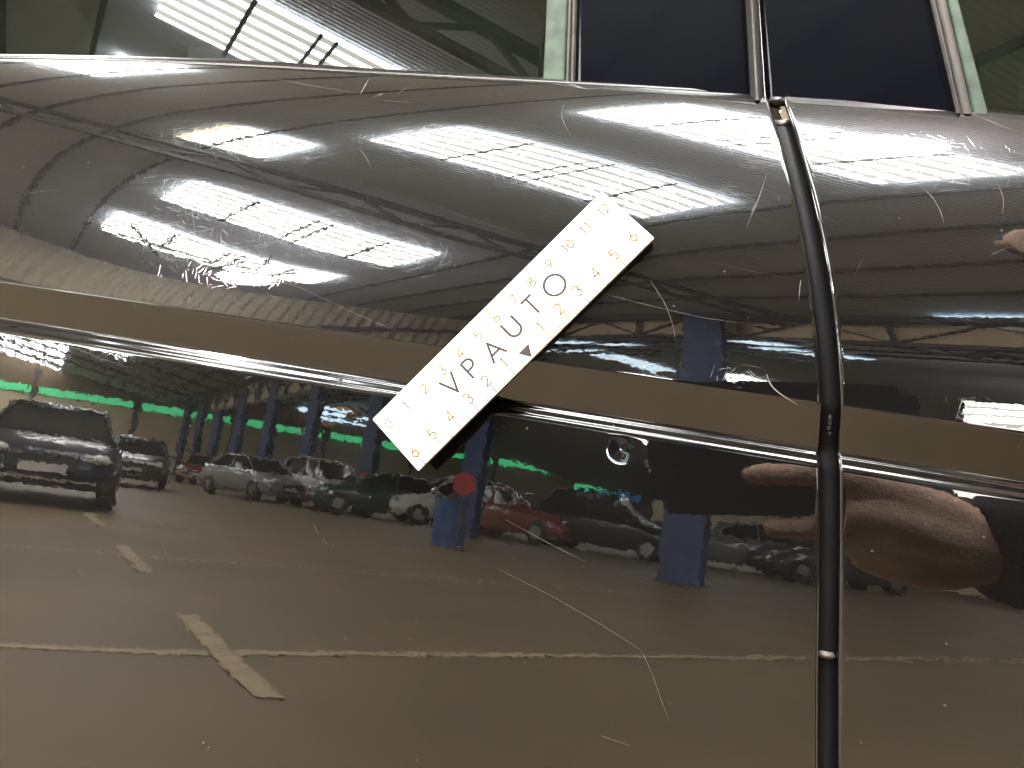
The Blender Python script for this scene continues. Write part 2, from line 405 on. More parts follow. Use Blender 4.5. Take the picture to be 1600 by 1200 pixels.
# ---- cabin behind the glass: dark lining, a seat and the opening of the far window
DARK = mat("dark_cabin_lining", (.012, .012, .012), .8, var=.3, vscale=8)
bm = bmesh.new()
add_box(bm, (-.05, 1.9, .78), (1.9, .06, .55)); add_box(bm, (-.05, 1.1, .32), (1.9, 1.55, .04)); add_box(bm, (-.05, 1.15, 1.42), (1.9, 1.30, .05))
add_box(bm, (-1.02, 1.1, .86), (.05, 1.55, 1.1)); add_box(bm, (.92, 1.1, .86), (.05, 1.55, 1.1))
car_part("cabin_lining", bm_mesh(bm), DARK)
SEAT = mat("dark_seat_cloth", (.05, .05, .042), .85, var=.2, vscale=30, bump=.001, bscale=200)
for xs, zt in ((.44, 1.12), (-.50, 1.08)):
    bm = bmesh.new(); add_box(bm, (xs, .86, .80), (.16, .46, .62)); add_box(bm, (xs+.16, .86, .52), (.46, .48, .16))
    add_box(bm, (xs-.01, .86, zt+.08), (.12, .28, .17)); bmesh.ops.bevel(bm, geom=bm.edges[:], offset=.05, segments=3, affect='EDGES')
    car_part("seat", bm_mesh(bm), SEAT, True)
bm = bmesh.new(); add_box(bm, (-.05, .62, .50), (1.9, .55, .02)); add_box(bm, (-.05, .385, .62), (1.7, .02, .60))
car_part("inner_panel", bm_mesh(bm), DARK)
bm = bmesh.new(); add_box(bm, (-.05, .42, .30), (1.7, .16, .14)); bmesh.ops.bevel(bm, geom=bm.edges[:], offset=.02, segments=3, affect='EDGES')
car_part("sill", bm_mesh(bm), PAINT, True)

# ------------------------------------------------------------------ scratches and chips in the lacquer
SCR = mat("bare_scratch", (.062, .058, .052), .55, var=.4, vscale=400)
SCRW = mat("deep_scratch", (.16, .15, .135), .6, var=.3, vscale=400)
def scratch(pts, wid, m=SCR, name="scratch", door=None):
    # smooth the clicked points, lay a thin ridge along the skin
    wid = wid*.62; P = np.array(pts, float); t = np.linspace(0, 1, len(P)); n = max(6, int(np.linalg.norm(np.diff(P, axis=0), axis=1).sum()/7))
    tt = np.linspace(0, 1, n); Q = np.array([[np.interp(s, t, P[:, 0]), np.interp(s, t, P[:, 1])] for s in tt])
    for _ in range(2):
        if n > 4: Q[1:-1] = (Q[:-2]+2*Q[1:-1]+Q[2:])/4
    S = [on_side(q) for q in Q]; verts = []
    for k, (x, h) in enumerate(S):
        a = S[max(0, k-1)]; b = S[min(len(S)-1, k+1)]
        p, n_ = side_point(x, h, .00003); pa, _ = side_point(*a); pb, _ = side_point(*b)
        tdir = nrm(pb-pa); sd = np.cross(n_, tdir); taper = math.sin(PI*(.08+.88*k/(len(S)-1)))**.6*random.uniform(.6, 1.15)
        wv = wid/2*taper
        verts += [p-sd*wv, p+n_*.00006, p+sd*wv]
    o = car_part(name, pyd(verts, grid_faces(len(S), 3)), m, True, d_rear if door is None else door)
    return o
for o_ in (d_rear, d_front): pass
scr = [
 ([(780, 890), (860, 930), (930, 970), (990, 1008), (1003, 1018)], .00024, SCR, 0), ([(1003, 1018), (1018, 1050), (1030, 1085), (1046, 1128)], .00030, SCR, 0),
 ([(790, 812), (850, 845), (915, 878)], .00030, SCR, 0), ([(1016, 438), (1040, 475), (1052, 510), (1057, 540)], .00045, SCR, 0),
 ([(940, 458), (1000, 474), (1100, 497), (1160, 505)], .00026, SCR, 0), ([(1110, 410), (1180, 425), (1240, 436)], .0002, SCR, 0),
 ([(1163, 580), (1185, 592), (1194, 590), (1198, 585)], .0004, SCR, 0), ([(1198, 585), (1204, 603), (1222, 618), (1246, 632)], .0009, SCRW, 0),
 ([(1251, 438), (1248, 470)], .0006, SCR, 0), ([(405, 427), (470, 450), (560, 492), (650, 530)], .00022, SCR, 0),
 ([(415, 458), (436, 467)], .0003, SCR, 0), ([(489, 817), (499, 836)], .00028, SCR, 0), ([(505, 842), (512, 851)], .0003, SCR, 0), ([(252, 833), (260, 872)], .0002, SCR, 0),
 ([(602, 145), (582, 152)], .0006, SCR, 0), ([(577, 122), (563, 147)], .0008, SCR, 0), ([(620, 148), (641, 133)], .0004, SCR, 0),
 ([(600, 157), (648, 161)], .0004, SCR, 0), ([(432, 124), (500, 136), (560, 146)], .0004, SCR, 0), ([(40, 302), (92, 296)], .0003, SCR, 0),
 ([(883, 160), (875, 180), (895, 220)], .00025, SCR, 0), ([(1198, 272), (1185, 312), (1165, 358)], .0004, SCR, 0), ([(1180, 380), (1168, 390)], .0002, SCR, 0),
 ([(855, 268), (870, 255)], .0002, SCR, 0), ([(700, 330), (760, 350), (830, 372)], .00016, SCR, 0), ([(560, 230), (575, 250), (580, 262)], .00025, SCR, 0),
 ([(940, 1150), (985, 1165)], .0003, SCR, 0),
 ([(1432, 287), (1456, 305), (1470, 330), (1475, 350)], .0004, SCR, 1), ([(1560, 290), (1570, 310), (1566, 334)], .0004, SCR, 1), ([(1512, 176), (1545, 188), (1580, 203)], .0004, SCR, 1),
 ([(1545, 400), (1575, 386)], .0003, SCR, 1), ([(1500, 192), (1515, 206)], .0003, SCR, 1), ([(1285, 338), (1310, 350)], .00025, SCR, 1), ([(1335, 430), (1350, 400)], .0002, SCR, 1)]
for pts, wd, m_, dd in scr: scratch(pts, wd, m_, door=(d_front if dd else d_rear))
chips = [(318, 1160, 3.4), (326, 1168, 3.0), (322, 1172, 1.8), (300, 147, 2.2), (301, 153, 1.4), (1169, 496, 2.2), (490, 234, 3.2), (497, 232, 2.4), (486, 237, 2.0), (540, 998, 1.6), (345, 707, 1.2),
         (87, 220, 1.6), (66, 163, 1.2), (88, 219, 1.3), (117, 320, 1.3), (246, 449, 1.8), (1370, 510, 1.2), (1385, 545, 1.4), (1345, 800, 1.2), (1372, 842, 1.4), (1010, 905, 1.2), (820, 1035, 1.4), (1046, 1100, 1.6),
         (1232, 150, 2.0), (1240, 168, 2.6), (1247, 190, 3.4), (1250, 197, 2.4), (1270, 170, 1.5), (1288, 174, 1.8), (1305, 150, 1.4), (330, 990, .9), (520, 852, 1.2), (610, 910, 1.1), (640, 1000, 1.0), (955, 1130, 1.3), (1345, 1160, 2.0), (215, 175, 1.2), (700, 560, 1.0), (410, 160, 1.2)]
for i, (cx, cy, r) in enumerate(chips):
    x, h = on_side((cx, cy)); p, n_ = side_point(x, h, .00004); r_ = r*.000105; door = d_front if x > gap_l(h)+.003 else d_rear
    tx = nrm(np.cross([0, 0, 1], n_)); tz = np.cross(n_, tx); verts = [p+n_*.00012]
    k = 7
    for j in range(k):
        a = 2*PI*j/k; rr = r_*random.uniform(.55, 1.25); verts.append(p+tx*rr*math.cos(a)*1.1+tz*rr*math.sin(a)*.9)
    car_part("paint_chip", pyd(verts, [(0, 1+j, 1+(j+1) % k) for j in range(k)]), SCRW, False, door)

# ------------------------------------------------------------------ the ruler
RP = math.radians(8.0)
rn = nrm([0, -1, math.tan(RP)]); rc0 = np.array([-.066, .278, .811])
def on_ruler(p):
    d = ROT @ px_ray(p); t = ((rc0-CAM) @ rn)/(d @ rn); return CAM+t*d
ca, cb, cc, cdn = [on_ruler(p) for p in ((580, 655), (943, 298), (1020, 372), (655, 736))]
rx = nrm((cb-ca)+(cc-cdn)); ry = nrm((ca-cdn) - ((ca-cdn) @ rx)*rx)
RL = (np.linalg.norm(cb-ca)+np.linalg.norm(cc-cdn))/2; RW = ((cb-cc) @ ry + (ca-cdn) @ ry)/2
ro = (ca+cb+cc+cdn)/4 - rx*RL/2 - ry*RW/2     # lower left corner of the face
RM = Matrix(((rx[0], ry[0], rn[0], ro[0]), (rx[1], ry[1], rn[1], ro[1]), (rx[2], ry[2], rn[2], ro[2]), (0, 0, 0, 1)))
RUL = empty("ruler"); RUL.matrix_world = RM
tag(RUL, "white magnetic ruler with black VPAUTO lettering laid slantwise across the black door", "ruler")
WHITE = mat("white_plastic", (.86, .85, .81), .42, var=.03, vscale=120)
MAGN = mat("black_magnet_sheet", (.006, .005, .005), .6)
INK = mat("dark_brown_ink", (.014, .008, .008), .5)
YEL = mat("yellow_ink", (.10, .074, .0006), .5)
YEL2 = mat("faded_yellow_ink", (.115, .093, .010), .5)
def rul_part(name, me, m, parent=None, smooth=False): return link(name, me, m, parent or RUL, smooth)
bm = bmesh.new(); add_box(bm, (RL/2, RW/2, -.0006), (RL, RW, .0012)); bmesh.ops.bevel(bm, geom=bm.edges[:], offset=.00025, segments=2, affect='EDGES')
plate = rul_part("plate", bm_mesh(bm), WHITE)
bm = bmesh.new(); add_box(bm, (RL/2, RW/2, -.0027), (RL-.0008, RW-.0008, .0029)); rul_part("magnet_backing", bm_mesh(bm), MAGN)
PZ = .00006
def stroke(paths, wid):
    """flat lettering: bands along polylines, mitred"""
    verts, faces = [], []
    for P in paths:
        P = np.array([q for k, q in enumerate(P) if k == 0 or math.dist(q, P[k-1]) > 1e-6], float); closed = np.allclose(P[0], P[-1]); n = len(P); b0 = len(verts)
        for k in range(n):
            if closed: a_, b_ = P[(k-1) % (n-1)], P[(k+1) % (n-1)] if k < n-1 else P[1]
            else: a_, b_ = P[max(0, k-1)], P[min(n-1, k+1)]
            t1 = (P[k]-a_) if (closed or k > 0) else (b_-P[k]); t2 = (b_-P[k]) if (closed or k < n-1) else t1
            t1 = t1/np.linalg.norm(t1); t2 = t2/np.linalg.norm(t2); n1 = np.array([-t1[1], t1[0]]); n2 = np.array([-t2[1], t2[0]])
            mt = n1+n2; mt = mt/np.linalg.norm(mt); s = 1/max(.35, mt @ n1)
            verts += [(P[k][0]-mt[0]*wid/2*s, P[k][1]-mt[1]*wid/2*s, 0), (P[k][0]+mt[0]*wid/2*s, P[k][1]+mt[1]*wid/2*s, 0)]
        for k in range(n-1): faces.append((b0+2*k, b0+2*k+2, b0+2*k+3, b0+2*k+1))
    return pyd(verts, faces)
def circ(cx, cy, rx_, ry_, a0, a1, n): return [(cx+rx_*math.cos(math.radians(a)), cy+ry_*math.sin(math.radians(a))) for a in np.linspace(a0, a1, n)]
LET = {  # unit height letters
 'V': ([[(-.40, 1), (0, 0.03), (.40, 1)]], 0), 'P': ([[(-.24, 0), (-.24, 1)], [(-.24, .97), (.0, .97)]+circ(.0, .72, .27, .25, 90, -90, 14)+[(-.24, .47)]], 0),
 'A': ([[(-.42, 0), (0, .97), (.42, 0)], [(-.25, .36), (.25, .36)]], 0), 'U': ([[(-.34, 1), (-.34, .36)]+circ(0, .36, .34, .34, 180, 360, 18)+[(.34, 1)]], 0),
 'T': ([[(-.34, .96), (.34, .96)], [(0, .96), (0, 0)]], 0), 'O': ([circ(0, .5, .52, .52, 0, 360, 40)], 0)}
def ruler_uv(p):
    q = on_ruler(p)-ro; return q @ rx, q @ ry
LH = .0078
for ch, pc in (('V', (703, 598)), ('P', (733, 572)), ('A', (769, 545)), ('U', (798, 509)), ('T', (829, 475)), ('O', (864, 443))):
    u, v = ruler_uv(pc); me = stroke(LET[ch][0], .125); me.transform(Matrix.Translation((u, v-LH/2-.0009, PZ)) @ Matrix.Scale(LH, 4))
    rul_part("letter", me, INK, plate)
a = ruler_uv((826, 553)); a = (a[0], 0)
rul_part("arrow_mark", pyd([(a[0]-.0027, .0050, PZ), (a[0]+.0027, .0050, PZ), (a[0], .0003, PZ)], [(2, 1, 0)]), INK, plate)
# graduations
DIG = {'0': [circ(0, .5, .28, .48, 0, 360, 20)], '1': [[(-.12, .82), (.04, .98), (.04, 0)]],
 '2': [circ(0, .70, .26, .26, 165, -35, 12)+[(-.28, .03), (.30, .03)]], '3': [circ(0, .74, .24, .23, 150, -80, 12), circ(0, .26, .28, .26, 85, -150, 12)],
 '4': [[(.12, 0), (.12, .97), (-.30, .28), (.32, .28)]], '5': [[(.26, .96), (-.16, .96), (-.22, .54)]+circ(-.02, .32, .28, .28, 125, -150, 14)],
 '6': [[(.20, .97), (-.10, .62)]+circ(0, .28, .27, .27, 150, -210, 20)], '7': [[(-.28, .96), (.28, .96), (-.10, 0)]],
 '8': [circ(0, .74, .21, .22, 0, 360, 16), circ(0, .26, .26, .25, 0, 360, 18)], '9': [circ(0, .70, .26, .27, -30, 330, 20), [(.25, .62), (-.12, .02)]]}
def number(s, u, v, hgt, m, wid=.12):
    paths = []
    for k, ch in enumerate(s):
        dx = (k-(len(s)-1)/2)*.66
        paths += [[(x+dx, y) for x, y in P] for P in DIG[ch]]
    me = stroke(paths, wid); me.transform(Matrix.Translation((u, v-hgt/2, PZ)) @ Matrix.Scale(hgt, 4))
    rul_part("numeral", me, m, plate)
uA = [ruler_uv(p) for p in ((606, 660), (940, 326))]; stp = (uA[1][0]-uA[0][0])/12
for k in range(13):
    u = uA[0][0]+k*stp
    number(str(k), u, RW-.0059, .0038, YEL2, .15)
uB0 = a[0]
lu = [ruler_uv(p)[0] for p in ((645, 704), (984, 366))]; stB = (lu[1]-lu[0])/12
for k in range(-6, 7):
    u = (lu[0]+lu[1])/2+k*stB
    if k: number(str(abs(k)), u, .0064, .0044, YEL, .135)
bm = bmesh.new(); bm2 = bmesh.new()
def tick(b, u, v0, v1, wd=.00046):
    vs = [b.verts.new((u-wd/2, v0, PZ)), b.verts.new((u+wd/2, v0, PZ)), b.verts.new((u+wd/2, v1, PZ)), b.verts.new((u-wd/2, v1, PZ))]; b.faces.new(vs)
for k in range(-12, 13):
    u = (lu[0]+lu[1])/2+k*stB/2
    if .001 < u < RL-.001 and k: tick(bm, u, .0002, .0040 if k % 2 == 0 else .0024)
for k in range(25):
    u = uA[0][0]+k*stp/2
    if .001 < u < RL-.001: tick(bm2, u, RW-.0032 if k % 2 == 0 else RW-.0018, RW-.0002, .00042)
rul_part("graduation_marks", bm_mesh(bm), YEL, plate); rul_part("graduation_marks", bm_mesh(bm2), YEL2, plate)

# ------------------------------------------------------------------ the hall the car stands in
FLOOR = mat("brown_concrete", (.160, .114, .062), .60, spec=.4, var=.17, vscale=.9, bump=.002, bscale=3)
PAINTLINE = mat("worn_cream_paint", (.37, .285, .17), .7, var=.28, vscale=9)
me = pyd([(-110, -130, 0), (70, -130, 0), (70, 60, 0), (-110, 60, 0)], [(0, 1, 2, 3)]); fl = link("floor", me, FLOOR); tag(fl, kind="structure")
def ground_strip(a, b, wd, z=.004, name="parking_line"):
    a = np.array(a, float); b = np.array(b, float); t = nrm(b-a); sd = np.array([-t[1], t[0]])*wd/2
    n = 10; vs = []
    for k in range(n+1):
        p = a+(b-a)*k/n; wv = 1+random.uniform(-.03, .03)
        vs += [(*(p-sd*wv), z), (*(p+sd*wv), z)]
    o = link(name, pyd(vs, [(2*k, 2*k+2, 2*k+3, 2*k+1) for k in range(n)]), PAINTLINE); tag(o, kind="structure"); return o
FU = nrm([.668, -.744]); FW = nrm([-.705, -.709])
la = np.array([-1.30, -3.08])
lb = np.array([-3.12, -6.16]); lc = np.array([-5.0, -9.1])
ground_strip(la-FU*2.2, la+FU*9, .085)
ground_strip(lb-FU*4, lb+FU*12, .085); ground_strip(lc-FU*4, lc+FU*12, .085)
for k in (3, 4): 
    p = lc+FW*3.0*(k-2); ground_strip(p-FU*3, p+FU*13, .085)
for c_, L_ in (((-1.81, -2.60), 1.60), ((-3.99, -4.91), 1.62), ((-6.51, -7.55), 1.7), ((-8.72, -9.88), 1.7)):
    c_ = np.array(c_); t_ = nrm([-.69, -.724]); ground_strip(c_-t_*L_/2, c_+t_*L_/2, .105, .007, "dashed_line")

HALL = empty("warehouse_hall"); tag(HALL, "dim steel hall with bright corrugated roof lights, mirrored in the black door", "hall building")
UD = np.array([.735, -.678]); WD = np.array([.678, .735])
S_ = 1.12
TILT = .1737
def hz(u): return .8+S_*(6.2)-TILT*u          # roof of the first nave
UV_ = 8.7                                      # valley between the naves
def hz2(u): return hz(UV_)+TILT*(u-UV_) if u < 24 else hz(UV_)+TILT*(24-UV_)-TILT*(u-24)
def hz0(u): return hz(u) if u > -9 else hz(-9)+TILT*(u+9)*1.0
def P(u, w_, z): q = UD*u+WD*w_; return (q[0], q[1], z)
def roof_z(u): return hz2(u) if u > UV_ else hz0(u)
def wave_mat(name, col, rough, axis_ang, scale, depth, var=.15, dark=.0):
    m, nt, b = M_new(name); N = nt.nodes; L = nt.links
    b.inputs['Base Color'].default_value = (*col, 1); b.inputs['Roughness'].default_value = rough
    tc = N.new('ShaderNodeTexCoord'); mp = N.new('ShaderNodeMapping'); mp.inputs['Rotation'].default_value = (0, 0, axis_ang)
    L.new(tc.outputs['Object'], mp.inputs[0])
    wv = N.new('ShaderNodeTexWave'); wv.inputs['Scale'].default_value = scale; wv.bands_direction = 'X'; L.new(mp.outputs[0], wv.inputs[0])
    bp = N.new('ShaderNodeBump'); bp.inputs['Distance'].default_value = depth; L.new(wv.outputs['Fac'], bp.inputs['Height']); L.new(bp.outputs[0], b.inputs['Normal'])
    no = N.new('ShaderNodeTexNoise'); no.inputs['Scale'].default_value = .8; no.inputs['Detail'].default_value = 5; L.new(tc.outputs['Object'], no.inputs[0])
    mr = N.new('ShaderNodeMapRange'); mr.inputs[3].default_value = 1-var; mr.inputs[4].default_value = 1+var; L.new(no.outputs[0], mr.inputs[0])
    mx = N.new('ShaderNodeMix'); mx.data_type = 'RGBA'; mx.blend_type = 'MULTIPLY'; mx.inputs[0].default_value = 1; mx.inputs[6].default_value = (*col, 1)
    L.new(mr.outputs[0], mx.inputs[7]); L.new(mx.outputs[2], b.inputs['Base Color']); return m
AW = math.atan2(WD[1], WD[0])
ROOFM = wave_mat("brown_roof_sheet", (.46, .51, .57), .7, -AW, 3.4, .012)
STEEL = mat("dark_steel", (.075, .072, .070), .6, var=.2, vscale=3)
BLUE = mat("blue_painted_steel", (.036, .066, .165), .5, var=.3, vscale=4)
BEIGE = wave_mat("beige_cladding", (.47, .42, .31), .6, -AW, 1.1, .03)
BEIGE2 = mat("beige_wall", (.78, .66, .46), .8, var=.12, vscale=.6)
BROWN = mat("brown_wall_band", (.19, .135, .085), .8, var=.2, vscale=.8)
GREENS = mat("green_light_strip", (.10, .55, .25), .5, var=.15, vscale=2, emis=(.10, .80, .32), estr=7.5)
WMIN, WMAX = -112, 26
for ua, ub in ((-22, -9), (-9, UV_), (UV_, 24), (24, 60)):
    vs = []
    for u in (ua, ub):
        for w_ in (WMIN, WMAX):
            z = roof_z(u-1e-6) if u == ub else roof_z(u+1e-6)
            vs.append(P(u, w_, z))
    link("roof", pyd(vs, [(0, 1, 3, 2)]), ROOFM, HALL)
# roof lights
def sky_mat(name, col, e):
    m, nt, b = M_new(name); N = nt.nodes; L = nt.links
    b.inputs['Base Color'].default_value = (.6, .6, .55, 1)
    tc = N.new('ShaderNodeTexCoord'); no = N.new('ShaderNodeTexNoise'); no.inputs['Scale'].default_value = 1.3; no.inputs['Detail'].default_value = 4; L.new(tc.outputs['Object'], no.inputs[0])
    mr = N.new('ShaderNodeMapRange'); mr.inputs[3].default_value = e*.8; mr.inputs[4].default_value = e*1.2; L.new(no.outputs[0], mr.inputs[0])
    b.inputs['Emission Color'].default_value = (*col, 1); L.new(mr.outputs[0], b.inputs['Emission Strength']); return m
SKYM = sky_mat("translucent_roof_sheet", (1, 1, .97), SKY_E)
RIBM = sky_mat("translucent_sheet_lap", (.95, .97, .92), SKY_E*.118)
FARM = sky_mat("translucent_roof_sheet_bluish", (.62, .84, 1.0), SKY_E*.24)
ORM = sky_mat("yellowed_roof_sheet", (1.0, .72, .38), SKY_E*.26)
def roof_basis(u, w_, zf):
    o = Vector(P(u, w_, zf(u))); ex = (Vector(P(u+1, w_, zf(u+1)))-o).normalized(); ey = Vector((WD[0], WD[1], 0)); ez = ex.cross(ey)
    if ez.z > 0: ez = -ez
    M = Matrix.Identity(4)
    for i in range(3): M[i][0], M[i][1], M[i][2], M[i][3] = ex[i], ey[i], ez[i], o[i]
    return M   # local z points down into the hall
def skylight(u, w_, L_, W_, zf=hz0, m=None, ribs=6, bars=True, brace=False, rot=0.0):
    M = roof_basis(u, w_, zf) @ Matrix.Rotation(rot, 4, 'Z')
    bm = bmesh.new(); n = 2*ribs+2
    # corrugated sheet
    xs = (-L_/2, L_/2); prev = None
    for k in range(ribs*4+1):
        y = -W_/2+W_*k/(ribs*4); zz = .09+.012*math.cos(k*PI/2)
        row = [bm.verts.new(M @ Vector((x, y, zz))) for x in xs]
        if prev: bm.faces.new((prev[0], prev[1], row[1], row[0]))
        prev = row
    me = bpy.data.meshes.new("sheet"); bm.to_mesh(me); bm.free()
    s = link("skylight", me, m or SKYM, HALL)
    for k in range(ribs):
        y = -W_/2+W_*(k+.72)/ribs; bm = bmesh.new(); add_box(bm, (0, y, .112), (L_*.998, W_*.080, .012), M); link("sheet_lap", bm_mesh(bm), RIBM, s)
    if bars:
        bm = bmesh.new()
        for x, t in ((-.25, .055), (-.025, .045), (.03, .045), (.27, .055)): add_box(bm, (x*L_, 0, .16), (t, W_+.1, .07), M)
        link("purlin", bm_mesh(bm), STEEL, HALL)
    if brace:
        bm = bmesh.new()
        a = [(-.47, .30), (-.24, -.45), (-.0, .35), (.10, -.1), (.30, -.45), (.49, .10)]
        for (x0, y0), (x1, y1) in ((( -.40, .5), (-.22, -.5)), ((-.42, -.1), (-.05, .12)), ((-.22, -.42), (-.02, .05)), ((.04, .1), (.22, .30)), ((.06, .5), (.0, -.5)), ((.30, .5), (.18, -.5)), ((.18, -.2), (.46, -.2))):
            add_bar(bm, M @ Vector((x0*L_, y0*W_, .34)), M @ Vector((x1*L_, y1*W_, .34)), .05)
        link("truss_brace", bm_mesh(bm), STEEL, HALL)
    return s
def uw(x, y): q = np.array([x, y])*S_; return q @ UD, q @ WD
for (x, y), L_, W_, br in (((-1.34, -3.28), 3.52, 1.44, False), ((.66, -1.01), 3.36, 1.33, False), ((-5.40, -7.33), 3.33, 1.52, False), ((-7.66, -9.49), 3.45, 1.36, True)):
    u, w_ = uw(x, y); skylight(u, w_, L_*S_, W_*S_, brace=br)
skylight(-1.05*S_, -5.5*S_, .85*S_, 1.26*S_, ribs=5, bars=False)
skylight(-1.52*S_, -5.5*S_, .10*S_, 1.26*S_, m=ORM, ribs=5, bars=False)
skylight(-5.7*S_, -3.25*S_, 3.45*S_, 1.5*S_)
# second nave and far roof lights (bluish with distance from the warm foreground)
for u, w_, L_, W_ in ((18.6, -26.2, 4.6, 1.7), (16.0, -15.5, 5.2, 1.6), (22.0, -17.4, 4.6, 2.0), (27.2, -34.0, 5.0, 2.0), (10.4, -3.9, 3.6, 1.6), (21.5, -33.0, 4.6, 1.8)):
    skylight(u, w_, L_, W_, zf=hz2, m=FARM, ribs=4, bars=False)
for w_ in range(-84, 24, 7): skylight(-14.5, w_, 5.5, 3.0, ribs=4, bars=False)  # unseen row beyond the ridge, added to brighten the hall
for u, w_ in ((1.1, 8.5), (1.1, 12.0), (1.1, 18.2), (1.1, 21.6), (-6.2, 8.5), (-6.2, 12.0), (-6.2, 18.2), (-3.5, 3.3), (-.4, 5.2)): skylight(u, w_, 4.4, 2.2, ribs=4, bars=False)  # unseen sheets behind the car, added to throw light on the hand
for w_ in (-30, -38): skylight(33, w_, 5.5, 3.0, zf=hz2, ribs=4, bars=False)  # out of sight, added to lift the light in the far hall
for w_ in (3, 8, 13, 18): skylight(13.5, w_, 5.6, 3.6, zf=hz2, ribs=4, bars=False)  # out of view, added and widened to light the middle of the floor
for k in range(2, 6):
    for w0 in (-.3, -3.3): skylight(1.1, (w0-8.8*k-1.5)*S_, 4.6, 2.5, ribs=4, bars=False)  # hidden bays, pairs carried on and enlarged to light the mid hall
for u, w_ in ((15.5, -33), (20.5, -40), (13.5, -26)): skylight(u, w_, 4.6, 1.9, zf=hz2, ribs=4, bars=False)  # extra sheets hidden behind the ruler, added for light in the second nave
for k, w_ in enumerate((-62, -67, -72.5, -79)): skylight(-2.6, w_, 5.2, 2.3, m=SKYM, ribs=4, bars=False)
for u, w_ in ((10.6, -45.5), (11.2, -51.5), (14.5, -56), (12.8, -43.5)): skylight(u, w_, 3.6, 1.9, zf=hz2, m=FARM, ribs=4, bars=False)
# purlins along the naves and rafters across them
for u in (-8.0, -6.9, -5.8, -4.6, -3.5, -2.4, -1.3, 3.6, 4.8, 6.1, 7.4):
    bm = bmesh.new(); z = hz0(u)-.10; add_bar(bm, P(u, -84, z), P(u, 24, z), .06, .12); link("purlin", bm_mesh(bm), STEEL, HALL)
for u in (10.5, 13, 15.6, 18.2, 20.8): 
    bm = bmesh.new(); z = hz2(u)-.14; add_bar(bm, P(u, -84, z), P(u, 24, z), .16, .18); link("purlin", bm_mesh(bm), STEEL, HALL)
def truss(w_, ua, ub, zf, drop=.9):
    bm = bmesh.new(); n = int((ub-ua)/1.6)
    for a, b in zip(np.linspace(ua, ub, n+1)[:-1], np.linspace(ua, ub, n+1)[1:]):
        add_bar(bm, P(a, w_, zf(a)-.3), P(b, w_, zf(b)-.3), .16, .16); add_bar(bm, P(a, w_, zf(a)-.3-drop), P(b, w_, zf(b)-.3-drop), .12, .12)
        add_bar(bm, P(a, w_, zf(a)-.3), P((a+b)/2, w_, zf((a+b)/2)-.3-drop), .07); add_bar(bm, P((a+b)/2, w_, zf((a+b)/2)-.3-drop), P(b, w_, zf(b)-.3), .07)
    return link("roof_truss", bm_mesh(bm), STEEL, HALL)
for w_ in (8.6, -7.15, -17.4, -26, -35, -44, -53, -62):
    truss(w_, -8.9, UV_, hz0, .55)
for w_ in (4, -8, -18, -28, -38, -48): truss(w_, UV_+.2, 24, hz2, .6)
# row of blue columns under the valley
for k in range(9):
    c_ = np.array([.28, -12.62])+np.array([-5.10, -5.72])*k
    if k == 0: r_ = .33
    else: r_ = .25
    bm = bmesh.new(); zt = 6.0
    for sx in (-1, 1): add_box(bm, (c_[0]+sx*r_*.92*UD[0], c_[1]+sx*r_*.92*UD[1], zt/2), (.001, .001, .001))
    bm.free(); bm = bmesh.new()
    Mc = Matrix.Translation((c_[0], c_[1], 0)) @ Matrix.Rotation(math.radians(12), 4, 'Z')
    add_box(bm, (0, -r_*.85, zt/2), (r_*2, .05, zt), Mc); add_box(bm, (0, r_*.85, zt/2), (r_*2, .05, zt), Mc); add_box(bm, (0, 0, zt/2), (.05, r_*1.7-.05, zt), Mc)
    col = link("column", bm_mesh(bm), BLUE, HALL)
    bm = bmesh.new(); add_box(bm, (0, 0, .02), (r_*2.3, r_*2.3, .04), Mc); link("base_plate", bm_mesh(bm), STEEL, col)
# valley beam and cladding hung above the columns, with lattice in front
UB = 9.35
bm = bmesh.new(); add_bar(bm, P(UV_+.2, -86, hz(UV_)-.25), P(UV_+.2, 25, hz(UV_)-.25), .35, .3); link("valley_beam", bm_mesh(bm), STEEL, HALL)
bm = bmesh.new(); add_bar(bm, P(UB, -58, 5.42), P(UB, 25, 5.42), .06, 1.12); link("hung_cladding", bm_mesh(bm), BEIGE2, HALL)
bm = bmesh.new(); add_bar(bm, P(UB-.1, -58, 4.80), P(UB-.1, 25, 4.80), .16, .20)
ww = np.arange(-58, 24, 2.9)
for k, w_ in enumerate(ww):
    add_bar(bm, P(UB-.12, w_, 4.85), P(UB-.12, w_+1.45, 5.95), .07); add_bar(bm, P(UB-.12, w_+1.45, 5.95), P(UB-.12, w_+2.9, 4.85), .07); add_bar(bm, P(UB-.12, w_, 4.85), P(UB-.12, w_, 5.95), .09)
link("lattice_girder", bm_mesh(bm), STEEL, HALL)
# cladding hung across the nave, with vertical corrugation and a cable tray
WB = -16.3
bm = bmesh.new(); n = 60; prev = None
for k in range(n*4+1):
    u = -8.8+(UV_+8.7)*k/(n*4); dz = (.0, .05, .05, .0)[k % 4]
    row = [bm.verts.new(P(u, WB+dz, z)) for z in (3.7, hz0(u)-.45)]
    if prev: bm.faces.new((prev[0], row[0], row[1], prev[1]))
    prev = row
link("hung_cladding", bm_mesh(bm), BEIGE, HALL)
bm = bmesh.new(); add_bar(bm, P(-8.8, WB+.2, 5.35), P(UV_, WB+.2, 5.15), .10, .14); link("cable_tray", bm_mesh(bm), STEEL, HALL)
